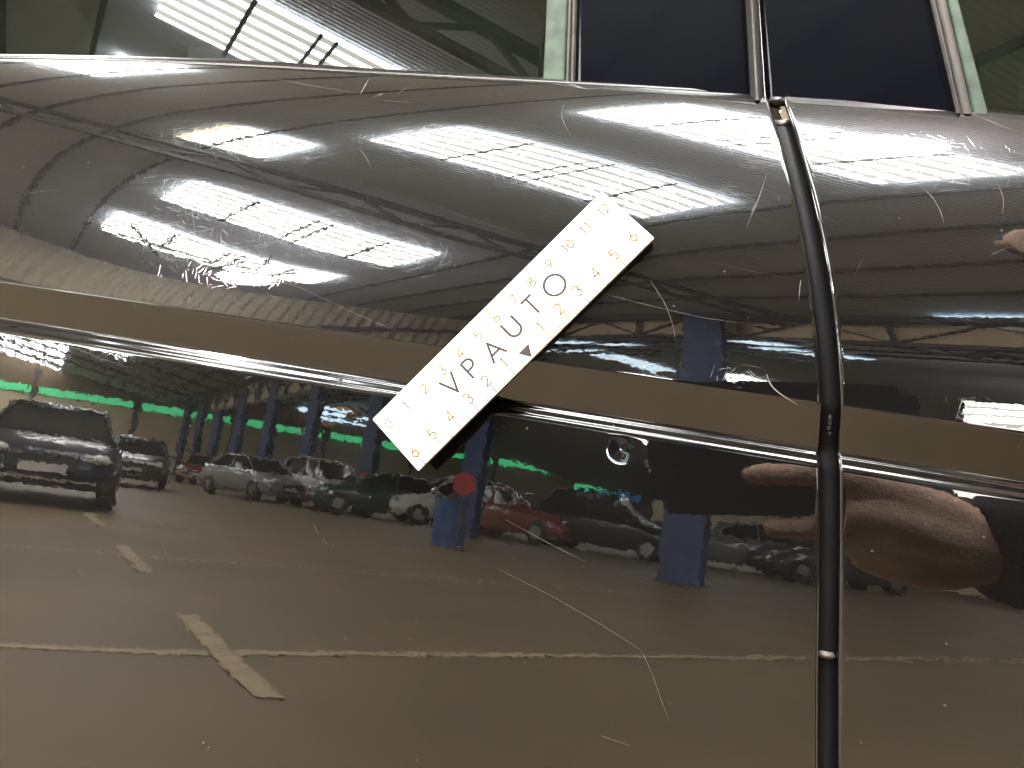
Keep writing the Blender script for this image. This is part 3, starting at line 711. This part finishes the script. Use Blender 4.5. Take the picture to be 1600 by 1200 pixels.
# outer walls
def wall(a, b, z0, z1, m, name="wall", th=.15):
    a = np.array(a, float); b = np.array(b, float); bm = bmesh.new(); add_bar(bm, (*a, (z0+z1)/2), (*b, (z0+z1)/2), th, z1-z0); return link(name, bm_mesh(bm), m, HALL)
fa, fb = np.array([-80., -45.]), np.array([40., -105.4]); fd = nrm(fb-fa); fn = np.array([-fd[1], fd[0]])
if fn[1] < 0: fn = -fn
wall(fa, fb, 0, 5.2, BEIGE2); wall(fa, fb, 5.2, 12.5, BROWN)
for k in range(16):
    a = fa+fd*(3+8.4*k); 
    zc = 5.62 if k < 9 else 4.3
    o = wall(a+fn*.15, a+fd*7.6+fn*.15, zc-.30, zc+.30, GREENS, "green_light_strip", .1)
for k in range(16):
    a = fa+fd*(2.4+8.4*k)+fn*.12; wall(a, a+fd*.35, 0, 9, STEEL, "wall_post", .12)
for k, (ax, ay) in enumerate(((-33.5, -68), (-30.5, -69.6), (-27.5, -71))):
    wall(np.array([ax, ay])+fn*.8, np.array([ax, ay])+fd*6.5+fn*.8, 7.0+.55*k, 7.2+.55*k, FARM, "far_light_panel", .06)
wall((-.9, -41.5), (34, -33), 0, 4.3, BEIGE2); wall((-.9, -41.2), (34, -32.7), 1.15, 1.35, STEEL, 'wall_rail', .06)
e1 = UD*60+WD*26; wall(UD*-22+WD*26, e1, 0, 10, BEIGE2); wall(UD*60+WD*26, UD*60+WD*-112, 0, 9, BEIGE2); wall(UD*-22+WD*26, UD*-22+WD*-112, 0, 9, BEIGE2)
# tall translucent panels in the gable to the right of the far nave
for k in range(3):
    a = UD*26+WD*(-14.5+4.2*k); wall(a, a+WD*3.4, 3.4, 5.6, sky_mat("translucent_wall_sheet", (1, .97, .86), SKY_E*.28) if k == 0 else bpy.data.materials["translucent_wall_sheet"], "far_light_panel", .08)

for k in range(3):
    for q_ in range(4):
        a = UD*25.85+WD*(-14.5+4.2*k); wall(a, a+WD*3.4, 3.75+.45*q_, 3.85+.45*q_, RIBM, "sheet_lap", .04)
# boards on the far wall, and glowing bars standing in for far skylights
ORB = mat("orange_tan_board", (.62, .30, .14), .6, var=.25, vscale=2)
def on_far(az, el, wd, hg, m, name, out=.5):
    d_ = np.array([math.sin(math.radians(az)), -math.cos(math.radians(az))]); A = np.array([fd, -d_]).T; t, r = np.linalg.solve(A, -fa)
    q = fa+fd*t+fn*out; z = .8+abs(r)*math.tan(math.radians(el)); wall(q-fd*wd/2, q+fd*wd/2, z-hg/2, z+hg/2, m, name, .08)
for az, el, wd, hg in ((-24.3, 5.6, 2.2, .7), (-29.9, 4.5, 4.2, 1.0), (-12.9, 4.2, 3.2, 1.2), (-6.9, 3.3, 3.4, 1.4), (-26.4, 4.5, 4.0, .9)): on_far(az, el, wd, hg, ORB, "wall_board")
for az, el, wd, hg in ((-10.9, 4.35, 4.5, .28), (-9.0, 4.1, 3.4, .28), (-7.9, 4.05, 3.6, .28), (-26.0, 5.15, 4.5, .25), (-25.2, 5.5, 3.6, .25)): on_far(az, el, wd, hg, FARM, "far_light_panel", .7)
# hanging lamps
LAMPM = mat("lamp_glow", (1, 1, 1), .5, emis=(1.0, .86, .88), estr=LAMP_E)
def lamp(x, y, z, r, label):
    t = empty("hanging_lamp", (x, y, z)); tag(t, label, "lamp", "lamps hung from the hall roof")
    bm = bmesh.new(); bmesh.ops.create_cone(bm, cap_ends=False, segments=24, radius1=r*1.35, radius2=r*.5, depth=.22, matrix=Matrix.Translation((0, 0, .12))); link("shade", bm_mesh(bm), STEEL, t, True)
    bm = bmesh.new(); bmesh.ops.create_uvsphere(bm, u_segments=20, v_segments=10, radius=r, matrix=Matrix.Translation((0, 0, -.03)) @ Matrix.Diagonal((1, 1, .8, 1))); link("bulb", bm_mesh(bm), LAMPM, t, True)
    bm = bmesh.new(); add_cyl(bm, (0, 0, .22), (0, 0, 1.1), .015); link("rod", bm_mesh(bm), STEEL, t)
lamp(1.30, -.62, 6.0, .22, "round lamp glaring beside the skylight over the shut line, mirrored at the right")
lamp(-6.45, -8.62, 5.50, .32, "round lamp glaring under the farthest skylight, mirrored at the left")

# ------------------------------------------------------------------ parked cars across the hall
TYRE = mat("tyre_rubber", (.012, .012, .012), .8); RIM = mat("alloy_rim", (.35, .35, .36), .35, metal=.9)
CGLASS = mat("dark_car_glass", (.006, .008, .007), .05, spec=.35); LAMPG = mat("headlamp_lens", (.62, .62, .58), .12, spec=.8)
PLATE = mat("white_number_plate", (.62, .60, .55), .5); BLACKP = mat("black_plastic", (.015, .015, .015), .5); CHR = mat("chrome", (.7, .7, .7), .1, metal=1)
TAIL = mat("red_tail_lamp", (.35, .01, .01), .2)
CPAINT = {}
def cpaint(name, col):
    if name not in CPAINT: CPAINT[name] = mat(name, col, .3, spec=.25, coat=.7, coat_r=.02)
    return CPAINT[name]
def loft(sections, cap=True):
    vs, fs = [], []; n = len(sections[0])
    for s in sections: vs += s
    for i in range(len(sections)-1):
        for j in range(n):
            a = i*n+j; b = i*n+(j+1) % n; fs.append((a, b, b+n, a+n))
    if cap: fs.append(tuple(range(n))[::-1]); fs.append(tuple(range((len(sections)-1)*n, len(sections)*n)))
    return vs, fs
def car_meshes(tall):
    T = tall
    body = [(-2.12, .34, .62, .70, .72), (-2.08, .28, .80, .80, .78), (-1.75, .24, .88, .86, .98), (-1.2, .22, .90, .89, .99), (0, .20, .90, .90, .97), (1.0, .22, .90, .89, .95), (1.55, .24, .88, .84, .86), (1.95, .26, .82, .74, .74), (2.10, .30, .70, .58, .62)]
    secs = []
    for x, zb, hw, tw, zt in body:
        zt = zt*(1+.06*T)
        secs.append([(x, -hw*.94, zb), (x, -hw, zb+.14), (x, -hw, zt-.22), (x, -tw*.96, zt-.03), (x, -tw*.7, zt), (x, tw*.7, zt), (x, tw*.96, zt-.03), (x, hw, zt-.22), (x, hw, zb+.14), (x, hw*.94, zb)])
    bodym = pyd(*loft(secs), "car_body")
    rz = 1.42+.22*T; rear = -1.55-.25*T
    cab = [(rear-.30, .97, .74, .99), (rear+.1, .97, .74, rz-.16), (rear+.35, .97, .72, rz-.03), (-.3, .96, .74, rz), (.25, .95, .74, rz-.06), (1.05, .93, .76, .96)]
    secs = []
    for x, zb, hw, zt in cab:
        tw = hw*.80 if zt > 1.1 else hw*.96
        zt = max(zt, zb+.02)
        secs.append([(x, -hw, zb-.05), (x, -tw, zt-.04), (x, -tw*.8, zt), (x, tw*.8, zt), (x, tw, zt-.04), (x, hw, zb-.05)])
    cabm = pyd(*loft(secs), "car_cabin")
    roofs = [(rear+.15, .61, rz-.13), (rear+.38, .62, rz-.015), (-.3, .63, rz+.012), (.28, .62, rz-.045)]
    secs = [[(x, -hw, z-.05), (x, -hw*.9, z), (x, hw*.9, z), (x, hw, z-.05)] for x, hw, z in roofs]
    roofm = pyd(*loft(secs), "car_roof")
    def bmx(fn): bm = bmesh.new(); fn(bm); return bm_mesh(bm)
    out = [("body", bodym, None, True), ("glasshouse", cabm, CGLASS, False), ("roof", roofm, None, True)]
    for sx, sy in ((1.32, 1), (1.32, -1), (-1.30, 1), (-1.30, -1)):
        def wh(bm): add_cyl(bm, (sx, sy*.70, .32), (sx, sy*.905, .32), .32, n=20)
        def ri(bm): add_cyl(bm, (sx, sy*.80, .32), (sx, sy*.915, .32), .21, .17, n=14)
        out.append(("wheel", bmx(wh), TYRE, False)); out.append((">rim", bmx(ri), RIM, False))
    for sy in (1, -1):
        def hl(bm):
            v = add_box(bm, (2.0, sy*.58, .68), (.16, .34, .12)); bmesh.ops.bevel(bm, geom=bm.edges[:], offset=.03, segments=2, affect='EDGES')
        out.append(("headlight", bmx(hl), LAMPG, True))
        def tl(bm): add_box(bm, (-2.06, sy*.64, .74), (.12, .28, .16)); bmesh.ops.bevel(bm, geom=bm.edges[:], offset=.03, segments=2, affect='EDGES')
        out.append(("tail_light", bmx(tl), TAIL, True))
        def mi(bm): add_box(bm, (.82, sy*1.0, 1.0), (.14, .18, .13)); bmesh.ops.bevel(bm, geom=bm.edges[:], offset=.03, segments=2, affect='EDGES')
        out.append(("wing_mirror", bmx(mi), None, True))
        def pi_(bm): add_bar(bm, (1.02, sy*.75, .95), (.27, sy*.60, rz-.09), .06); add_bar(bm, (-.35, sy*.79, .93), (-.38, sy*.60, rz-.03), .07); add_bar(bm, (rear-.2, sy*.72, .97), (rear+.3, sy*.60, rz-.08), .10)
        out.append(("roof_pillar", bmx(pi_), None, False))
    def gr(bm): add_box(bm, (2.10, 0, .56), (.04, .80, .16))
    def st(bm): add_box(bm, (2.10, 0, .36), (.05, 1.25, .035)); add_box(bm, (2.075, 0, .665), (.05, .78, .03))
    def pl(bm): add_box(bm, (2.135, 0, .50), (.02, .52, .11)); 
    def pr(bm): add_box(bm, (-2.135, 0, .60), (.02, .52, .11))
    out += [("grille", bmx(gr), BLACKP, False), ("bumper_strip", bmx(st), CHR, False), ("number_plate", bmx(pl), PLATE, False), ("number_plate", bmx(pr), PLATE, False)]
    return out
CM = [car_meshes(0.0), car_meshes(1.0)]
def parked(x, y, yaw, pname, col, tall, label):
    t = empty("parked_car", (x, y, 0), math.radians(yaw)); tag(t, label, "car", "cars parked across the hall"); last = None
    for name, me, m, sm in CM[tall]:
        o = bpy.data.objects.new(name.strip(">"), me); COL.objects.link(o)
        if not me.materials: me.materials.append(m or BLACKP)
        if sm: me.polygons.foreach_set('use_smooth', [True]*len(me.polygons))
        o.material_slots[0].link = 'OBJECT'; o.material_slots[0].material = m or cpaint(pname, col)
        o.parent = last if name[0] == '>' else t
        if name == "wheel": last = o
DK = (.006, .008, .012)
parked(-9.1, -9.6, 50, "navy_paint", (.008, .012, .024), 0, "dark navy saloon facing us, nearest of the mirrored cars, with white number plate")
parked(-15.2, -19.6, 56, "graphite_paint", (.030, .030, .032), 0, "graphite car standing right behind the navy saloon, nose towards us")
parked(-21.2, -32.5, 70, "maroon_paint", (.16, .012, .012), 0, "small maroon car far off between the blue columns")
parked(-13.4, -23.2, 28, "silver_paint", (.20, .20, .20), 0, "silver grey car three quarter on, between the third and fourth blue column")
parked(-11.1, -23.6, 35, "pale_grey_paint", (.34, .34, .33), 1, "pale grey estate car left of the column with the red extinguisher")
parked(-8.8, -22.6, 150, "dark_green_paint", (.010, .05, .030), 0, "dark green car just right of the column with the red extinguisher")
parked(-6.7, -23.4, 145, "white_paint", (.60, .60, .58), 1, "white van like car behind the blue barrel")
parked(-4.4, -21.8, 20, "orange_red_paint", (.20, .045, .022), 0, "orange red car parked right of the blue barrel")
parked(-1.6, -21.4, 12, "black_paint", (.008, .008, .009), 1, "black estate car left of the nearest blue column")
parked(1.9, -23.2, 165, "steel_grey_paint", (.14, .145, .15), 0, "steel grey car right of the nearest blue column, tail towards us")
parked(4.4, -22.4, 160, "dark_grey_paint", (.05, .05, .052), 0, "dark grey car at the right end of the row, beside the steel grey one")
# barrel, round red sign, extinguisher, blue banner
BAR = empty("barrel", (-3.82, -13.1, 0)); tag(BAR, "blue steel barrel standing in front of the second blue column", "barrel")
bm = bmesh.new(); add_cyl(bm, (0, 0, 0), (0, 0, .86), .29, n=28); link("drum", bm_mesh(bm), mat("barrel_blue", (.03, .085, .22), .4), BAR, False)
for z in (.28, .57, .85):
    bm = bmesh.new(); bmesh.ops.create_cone(bm, cap_ends=True, segments=28, radius1=.305, radius2=.305, depth=.03, matrix=Matrix.Translation((0, 0, z))); link("hoop", bm_mesh(bm), bpy.data.materials["barrel_blue"], BAR)
SG = empty("round_sign", (-3.44, -12.35, 0)); tag(SG, "round red disc sign on a thin post beside the blue barrel", "sign")
REDM = mat("signal_red", (.34, .022, .025), .5)
bm = bmesh.new(); add_cyl(bm, (0, .0, 0), (0, .0, 1.0), .022, n=10); add_cyl(bm, (0, 0, 0), (0, 0, .05), .18, n=18); link("post", bm_mesh(bm), STEEL, SG)
bm = bmesh.new(); add_cyl(bm, (-.005, .03, 1.12), (.005, .065, 1.12), .20, n=30); link("disc", bm_mesh(bm), REDM, SG)
EX = empty("fire_extinguisher", (-9.55, -22.95, 0)); tag(EX, "red fire extinguisher hung on a blue column behind the cars", "extinguisher")
bm = bmesh.new(); add_cyl(bm, (0, 0, .75), (0, 0, 1.25), .16, n=16); bmesh.ops.create_uvsphere(bm, u_segments=14, v_segments=8, radius=.16, matrix=Matrix.Translation((0, 0, 1.25))); link("bottle", bm_mesh(bm), REDM, EX, True)
bm = bmesh.new(); add_box(bm, (0, 0, 1.46), (.10, .05, .08)); add_bar(bm, (0, .02, 1.45), (.17, .04, .9), .03); link("valve", bm_mesh(bm), BLACKP, EX)
BN = empty("banner", (-3.1, -38.8, 0), math.radians(2)); tag(BN, "long blue banner on two posts beyond the cars", "banner")
bm = bmesh.new(); add_box(bm, (0, 0, 2.28), (3.2, .06, .30)); link("cloth", bm_mesh(bm), mat("cyan_blue_cloth", (.02, .36, .80), .6), BN)
for x_ in (-.45, 1.0):
    bm = bmesh.new(); add_bar(bm, (x_-.14, .05, 2.16), (x_+.05, .05, 2.40), .07, .03); add_bar(bm, (x_+.05, .05, 2.40), (x_+.20, .05, 2.18), .07, .03); link("white_mark", bm_mesh(bm), PLATE, BN)
for x_ in (-1.55, 1.55):
    bm = bmesh.new(); add_cyl(bm, (x_, -.06, 0), (x_, -.06, 2.44), .04, n=10); link("post", bm_mesh(bm), STEEL, BN)

# ------------------------------------------------------------------ the one who takes the picture
def cw(r, d, f): return Vector(CAM + ROT @ np.array([r, d, f]))     # right, down, forward of the device in metres
DEV = empty("handheld_device"); 
DM = Matrix.Identity(4)
for i in range(3): DM[i][0], DM[i][1], DM[i][2], DM[i][3] = ROT[i][0], -ROT[i][1], -ROT[i][2], CAM[i]
DEV.matrix_world = DM; tag(DEV, "black flat handheld device with rounded corners, held up to the door by a hand", "device")
bm = bmesh.new(); add_box(bm, (.066, .009, .009), (.170, .080, .0085)); 
vert = [e for e in bm.edges if abs(e.verts[0].co.z-e.verts[1].co.z) > .005]
bmesh.ops.bevel(bm, geom=vert, offset=.010, segments=6, affect='EDGES'); bmesh.ops.bevel(bm, geom=[e for e in bm.edges if abs(e.verts[0].co.z-e.verts[1].co.z) < 1e-5], offset=.0012, segments=2, affect='EDGES')
link("case", bm_mesh(bm), mat("black_device_case", (.006, .006, .006), .6, spec=.3, var=.2, vscale=300), DEV)
bm = bmesh.new(); add_box(bm, (.066, .009, .0138), (.160, .072, .0006)); link("screen", bm_mesh(bm), mat("device_screen", (.02, .02, .02), .1, emis=(.30, .27, .25), estr=.6), DEV)
bm = bmesh.new(); bmesh.ops.create_cone(bm, cap_ends=False, segments=24, radius1=.0055, radius2=.0055, depth=.0015, matrix=Matrix.Translation((0, 0, .0040))); link("lens_ring", bm_mesh(bm), BLACKP, DEV)

SKIN = mat("skin", (.82, .53, .39), .5, spec=.4, var=.10, vscale=45, bump=.0008, bscale=500)
def skin_mesh(chains, sub=2):
    """chains of (point, radius); grown with a skin modifier and returned as one mesh"""
    parts = []
    for ch in chains:
        me = bpy.data.meshes.new("chain"); me.from_pydata([tuple(p) for p, r in ch], [(i, i+1) for i in range(len(ch)-1)], [])
        o = bpy.data.objects.new("chain", me); COL.objects.link(o)
        m = o.modifiers.new("s", 'SKIN'); m.use_smooth_shade = True
        for k, (p, r) in enumerate(ch):
            rr = r if isinstance(r, tuple) else (r, r); me.skin_vertices[0].data[k].radius = rr
        me.skin_vertices[0].data[0].use_root = True
        s_ = o.modifiers.new("u", 'SUBSURF'); s_.levels = sub; s_.render_levels = sub
        dg = bpy.context.evaluated_depsgraph_get(); parts.append(bpy.data.meshes.new_from_object(o.evaluated_get(dg)))
        bpy.data.objects.remove(o)
    bm = bmesh.new()
    for p in parts: bm.from_mesh(p)
    me = bpy.data.meshes.new("figure"); bm.to_mesh(me); bm.free(); return me
def fuse(me, voxel, smooth_it=4):
    o = bpy.data.objects.new("tmp", me); COL.objects.link(o)
    r = o.modifiers.new("r", 'REMESH'); r.mode = 'VOXEL'; r.voxel_size = voxel
    s_ = o.modifiers.new("m", 'SMOOTH'); s_.iterations = smooth_it; s_.factor = .5
    dg = bpy.context.evaluated_depsgraph_get(); out = bpy.data.meshes.new_from_object(o.evaluated_get(dg)); bpy.data.objects.remove(o); return out
# left hand: palm towards us, back of the fingers towards the door
FD = .004
wr = cw(.200, .050, -.020)
hand = [
 # palm as four metacarpal rays
 [(wr, .019), (cw(.165, .026, -.004), .0145), (cw(.135, .012, .003), .0118), (cw(.110, .004, FD+.002), .0105), (cw(.085, .003, FD), .0092), (cw(.060, .0035, FD), .0084), (cw(.043, .004, FD-.001), .0066)],
 [(wr, .019), (cw(.163, .040, -.002), .0145), (cw(.134, .030, .004), .0120), (cw(.116, .026, .000), .0115), (cw(.100, .034, -.006), .0100), (cw(.086, .039, -.008), .0090), (cw(.066, .039, -.008), .0082), (cw(.055, .0385, -.009), .0064)],
 [(wr, .018), (cw(.160, .053, -.007), .0145), (cw(.134, .047, -.005), .0115), (cw(.118, .045, -.012), .0105), (cw(.104, .046, -.024), .0092), (cw(.108, .046, -.036), .0078)],
 [(wr, .018), (cw(.160, .064, -.014), .0140), (cw(.140, .063, -.014), .0110), (cw(.126, .060, -.022), .0095), (cw(.114, .056, -.032), .0082), (cw(.120, .052, -.042), .0070)],
 [(wr, .020), (cw(.180, .034, -.030), .016), (cw(.160, .018, -.036), .0130), (cw(.140, .008, -.032), .0108), (cw(.118, .006, -.026), .0092), (cw(.102, .007, -.022), .0072)]]
sh = Vector((.455, -.37, 1.25)); elb = Vector((.475, -.10, .985))
elb = Vector((.52, -.13, .96))
adir = (elb-wr).normalized()
arm = [[(wr-adir*.006, (.021, .018)), (wr+adir*.045, .025), ((wr+elb*2)/3, .038), (elb, .042), ((elb+sh)/2, .048), (sh, .056)]]
pel = Vector((.622, -.54, .91))
body = [
 [(pel, (.15, .11)), (pel+Vector((-.01, .02, .14)), (.135, .10)), (pel+Vector((-.02, .05, .30)), (.155, .11)), (pel+Vector((-.03, .08, .44)), (.14, .10)), (pel+Vector((-.04, .11, .52)), .065), (pel+Vector((-.06, .16, .58)), .055)],
 [(pel+Vector((-.02, .06, .40)), .09), (sh, .062)],
 [(pel+Vector((-.02, .06, .40)), .09), (pel+Vector((.20, .02, .36)), .062), (pel+Vector((.27, -.02, .08)), .045), (pel+Vector((.25, .10, -.14)), .034), (pel+Vector((.24, .15, -.24)), .022)],
 [(pel+Vector((-.08, 0, -.04)), .10), (pel+Vector((-.10, .05, -.46)), .062), (pel+Vector((-.10, -.02, -.86)), .042), (pel+Vector((-.10, .08, -.90)), .040), (pel+Vector((-.10, .17, -.91)), .030)],
 [(pel+Vector((.08, 0, -.04)), .10), (pel+Vector((.11, .03, -.46)), .062), (pel+Vector((.12, -.05, -.86)), .042), (pel+Vector((.13, .05, -.90)), .040), (pel+Vector((.14, .14, -.91)), .030)]]
hc = pel+Vector((-.09, .20, .70))
head = [[(hc+Vector((.01, -.02, -.10)), .060), (hc+Vector((0, .01, -.06)), .072), (hc, .090), (hc+Vector((.0, -.02, .07)), .082)], [(hc+Vector((-.030, .070, .0)), .020), (hc+Vector((-.036, .084, -.022)), .019)],
        [(hc+Vector((-.072, -.03, -.015)), .020), (hc+Vector((-.078, -.035, .02)), .020)], [(hc+Vector((.068, -.01, -.015)), .020), (hc+Vector((.074, -.015, .02)), .020)]]
me_small = skin_mesh(hand+arm, 2); me_big = skin_mesh(body+head, 2)
bm = bmesh.new(); bm.from_mesh(me_small); bm.from_mesh(me_big); me_all = bpy.data.meshes.new("figure"); bm.to_mesh(me_all); bm.free()
fig = fuse(me_all, .0036, 2)
PER = link("person", fig, SKIN, None, True); tag(PER, "person in a dark jacket standing beside the door, left hand holding the black device", "person")
JACK = mat("dark_jacket_cloth", (.014, .016, .016), .9, var=.3, vscale=60, bump=.001, bscale=260)
TROU = mat("dark_trousers", (.02, .022, .03), .9)
cuff = cw(.180, .047, -.020); cdir = (elb-wr).normalized()
sl = [[(wr-cdir*.016, (.046, .042)), (wr-cdir*.002, (.044, .040)), (wr+cdir*.03, .044), ((wr+elb*2)/3, .052), (elb, .056), ((elb+sh)/2, .062), (sh, .072)],
      [(pel+Vector((0, 0, -.10)), (.175, .135)), (pel+Vector((-.01, .02, .14)), (.158, .122)), (pel+Vector((-.02, .05, .30)), (.175, .128)), (pel+Vector((-.03, .08, .44)), (.155, .115)), (pel+Vector((-.04, .11, .53)), .080)],
      [(pel+Vector((-.02, .06, .40)), .10), (sh, .075)], [(pel+Vector((-.02, .06, .40)), .10), (pel+Vector((.20, .02, .36)), .076), (pel+Vector((.27, -.02, .08)), .060), (pel+Vector((.25, .09, -.12)), .048)]]
link("jacket", fuse(skin_mesh(sl, 2), .008, 2), JACK, PER, True)
tr = [[(pel+Vector((-.08, 0, -.02)), .115), (pel+Vector((-.10, .05, -.46)), .078), (pel+Vector((-.10, -.02, -.82)), .062)], [(pel+Vector((.08, 0, -.02)), .115), (pel+Vector((.11, .03, -.46)), .078), (pel+Vector((.12, -.05, -.82)), .062)]]
link("trousers", fuse(skin_mesh(tr, 2), .010, 2), TROU, PER, True)
hr_ = [[(hc+Vector((.0, -.055, -.05)), .060), (hc+Vector((0, -.045, .03)), .088), (hc+Vector((0, .0, .085)), .080)]]
link("hair", fuse(skin_mesh(hr_, 2), .006, 1), mat("dark_hair", (.02, .014, .01), .7, bump=.002, bscale=200), PER, True)
sho = [[(pel+Vector((-.10, -.06, -.905)), .045), (pel+Vector((-.10, .17, -.915)), .040)], [(pel+Vector((.12, -.09, -.905)), .045), (pel+Vector((.14, .14, -.915)), .040)]]
for c_ in sho: link("shoe", fuse(skin_mesh([c_], 2), .008, 1), BLACKP, PER, True)
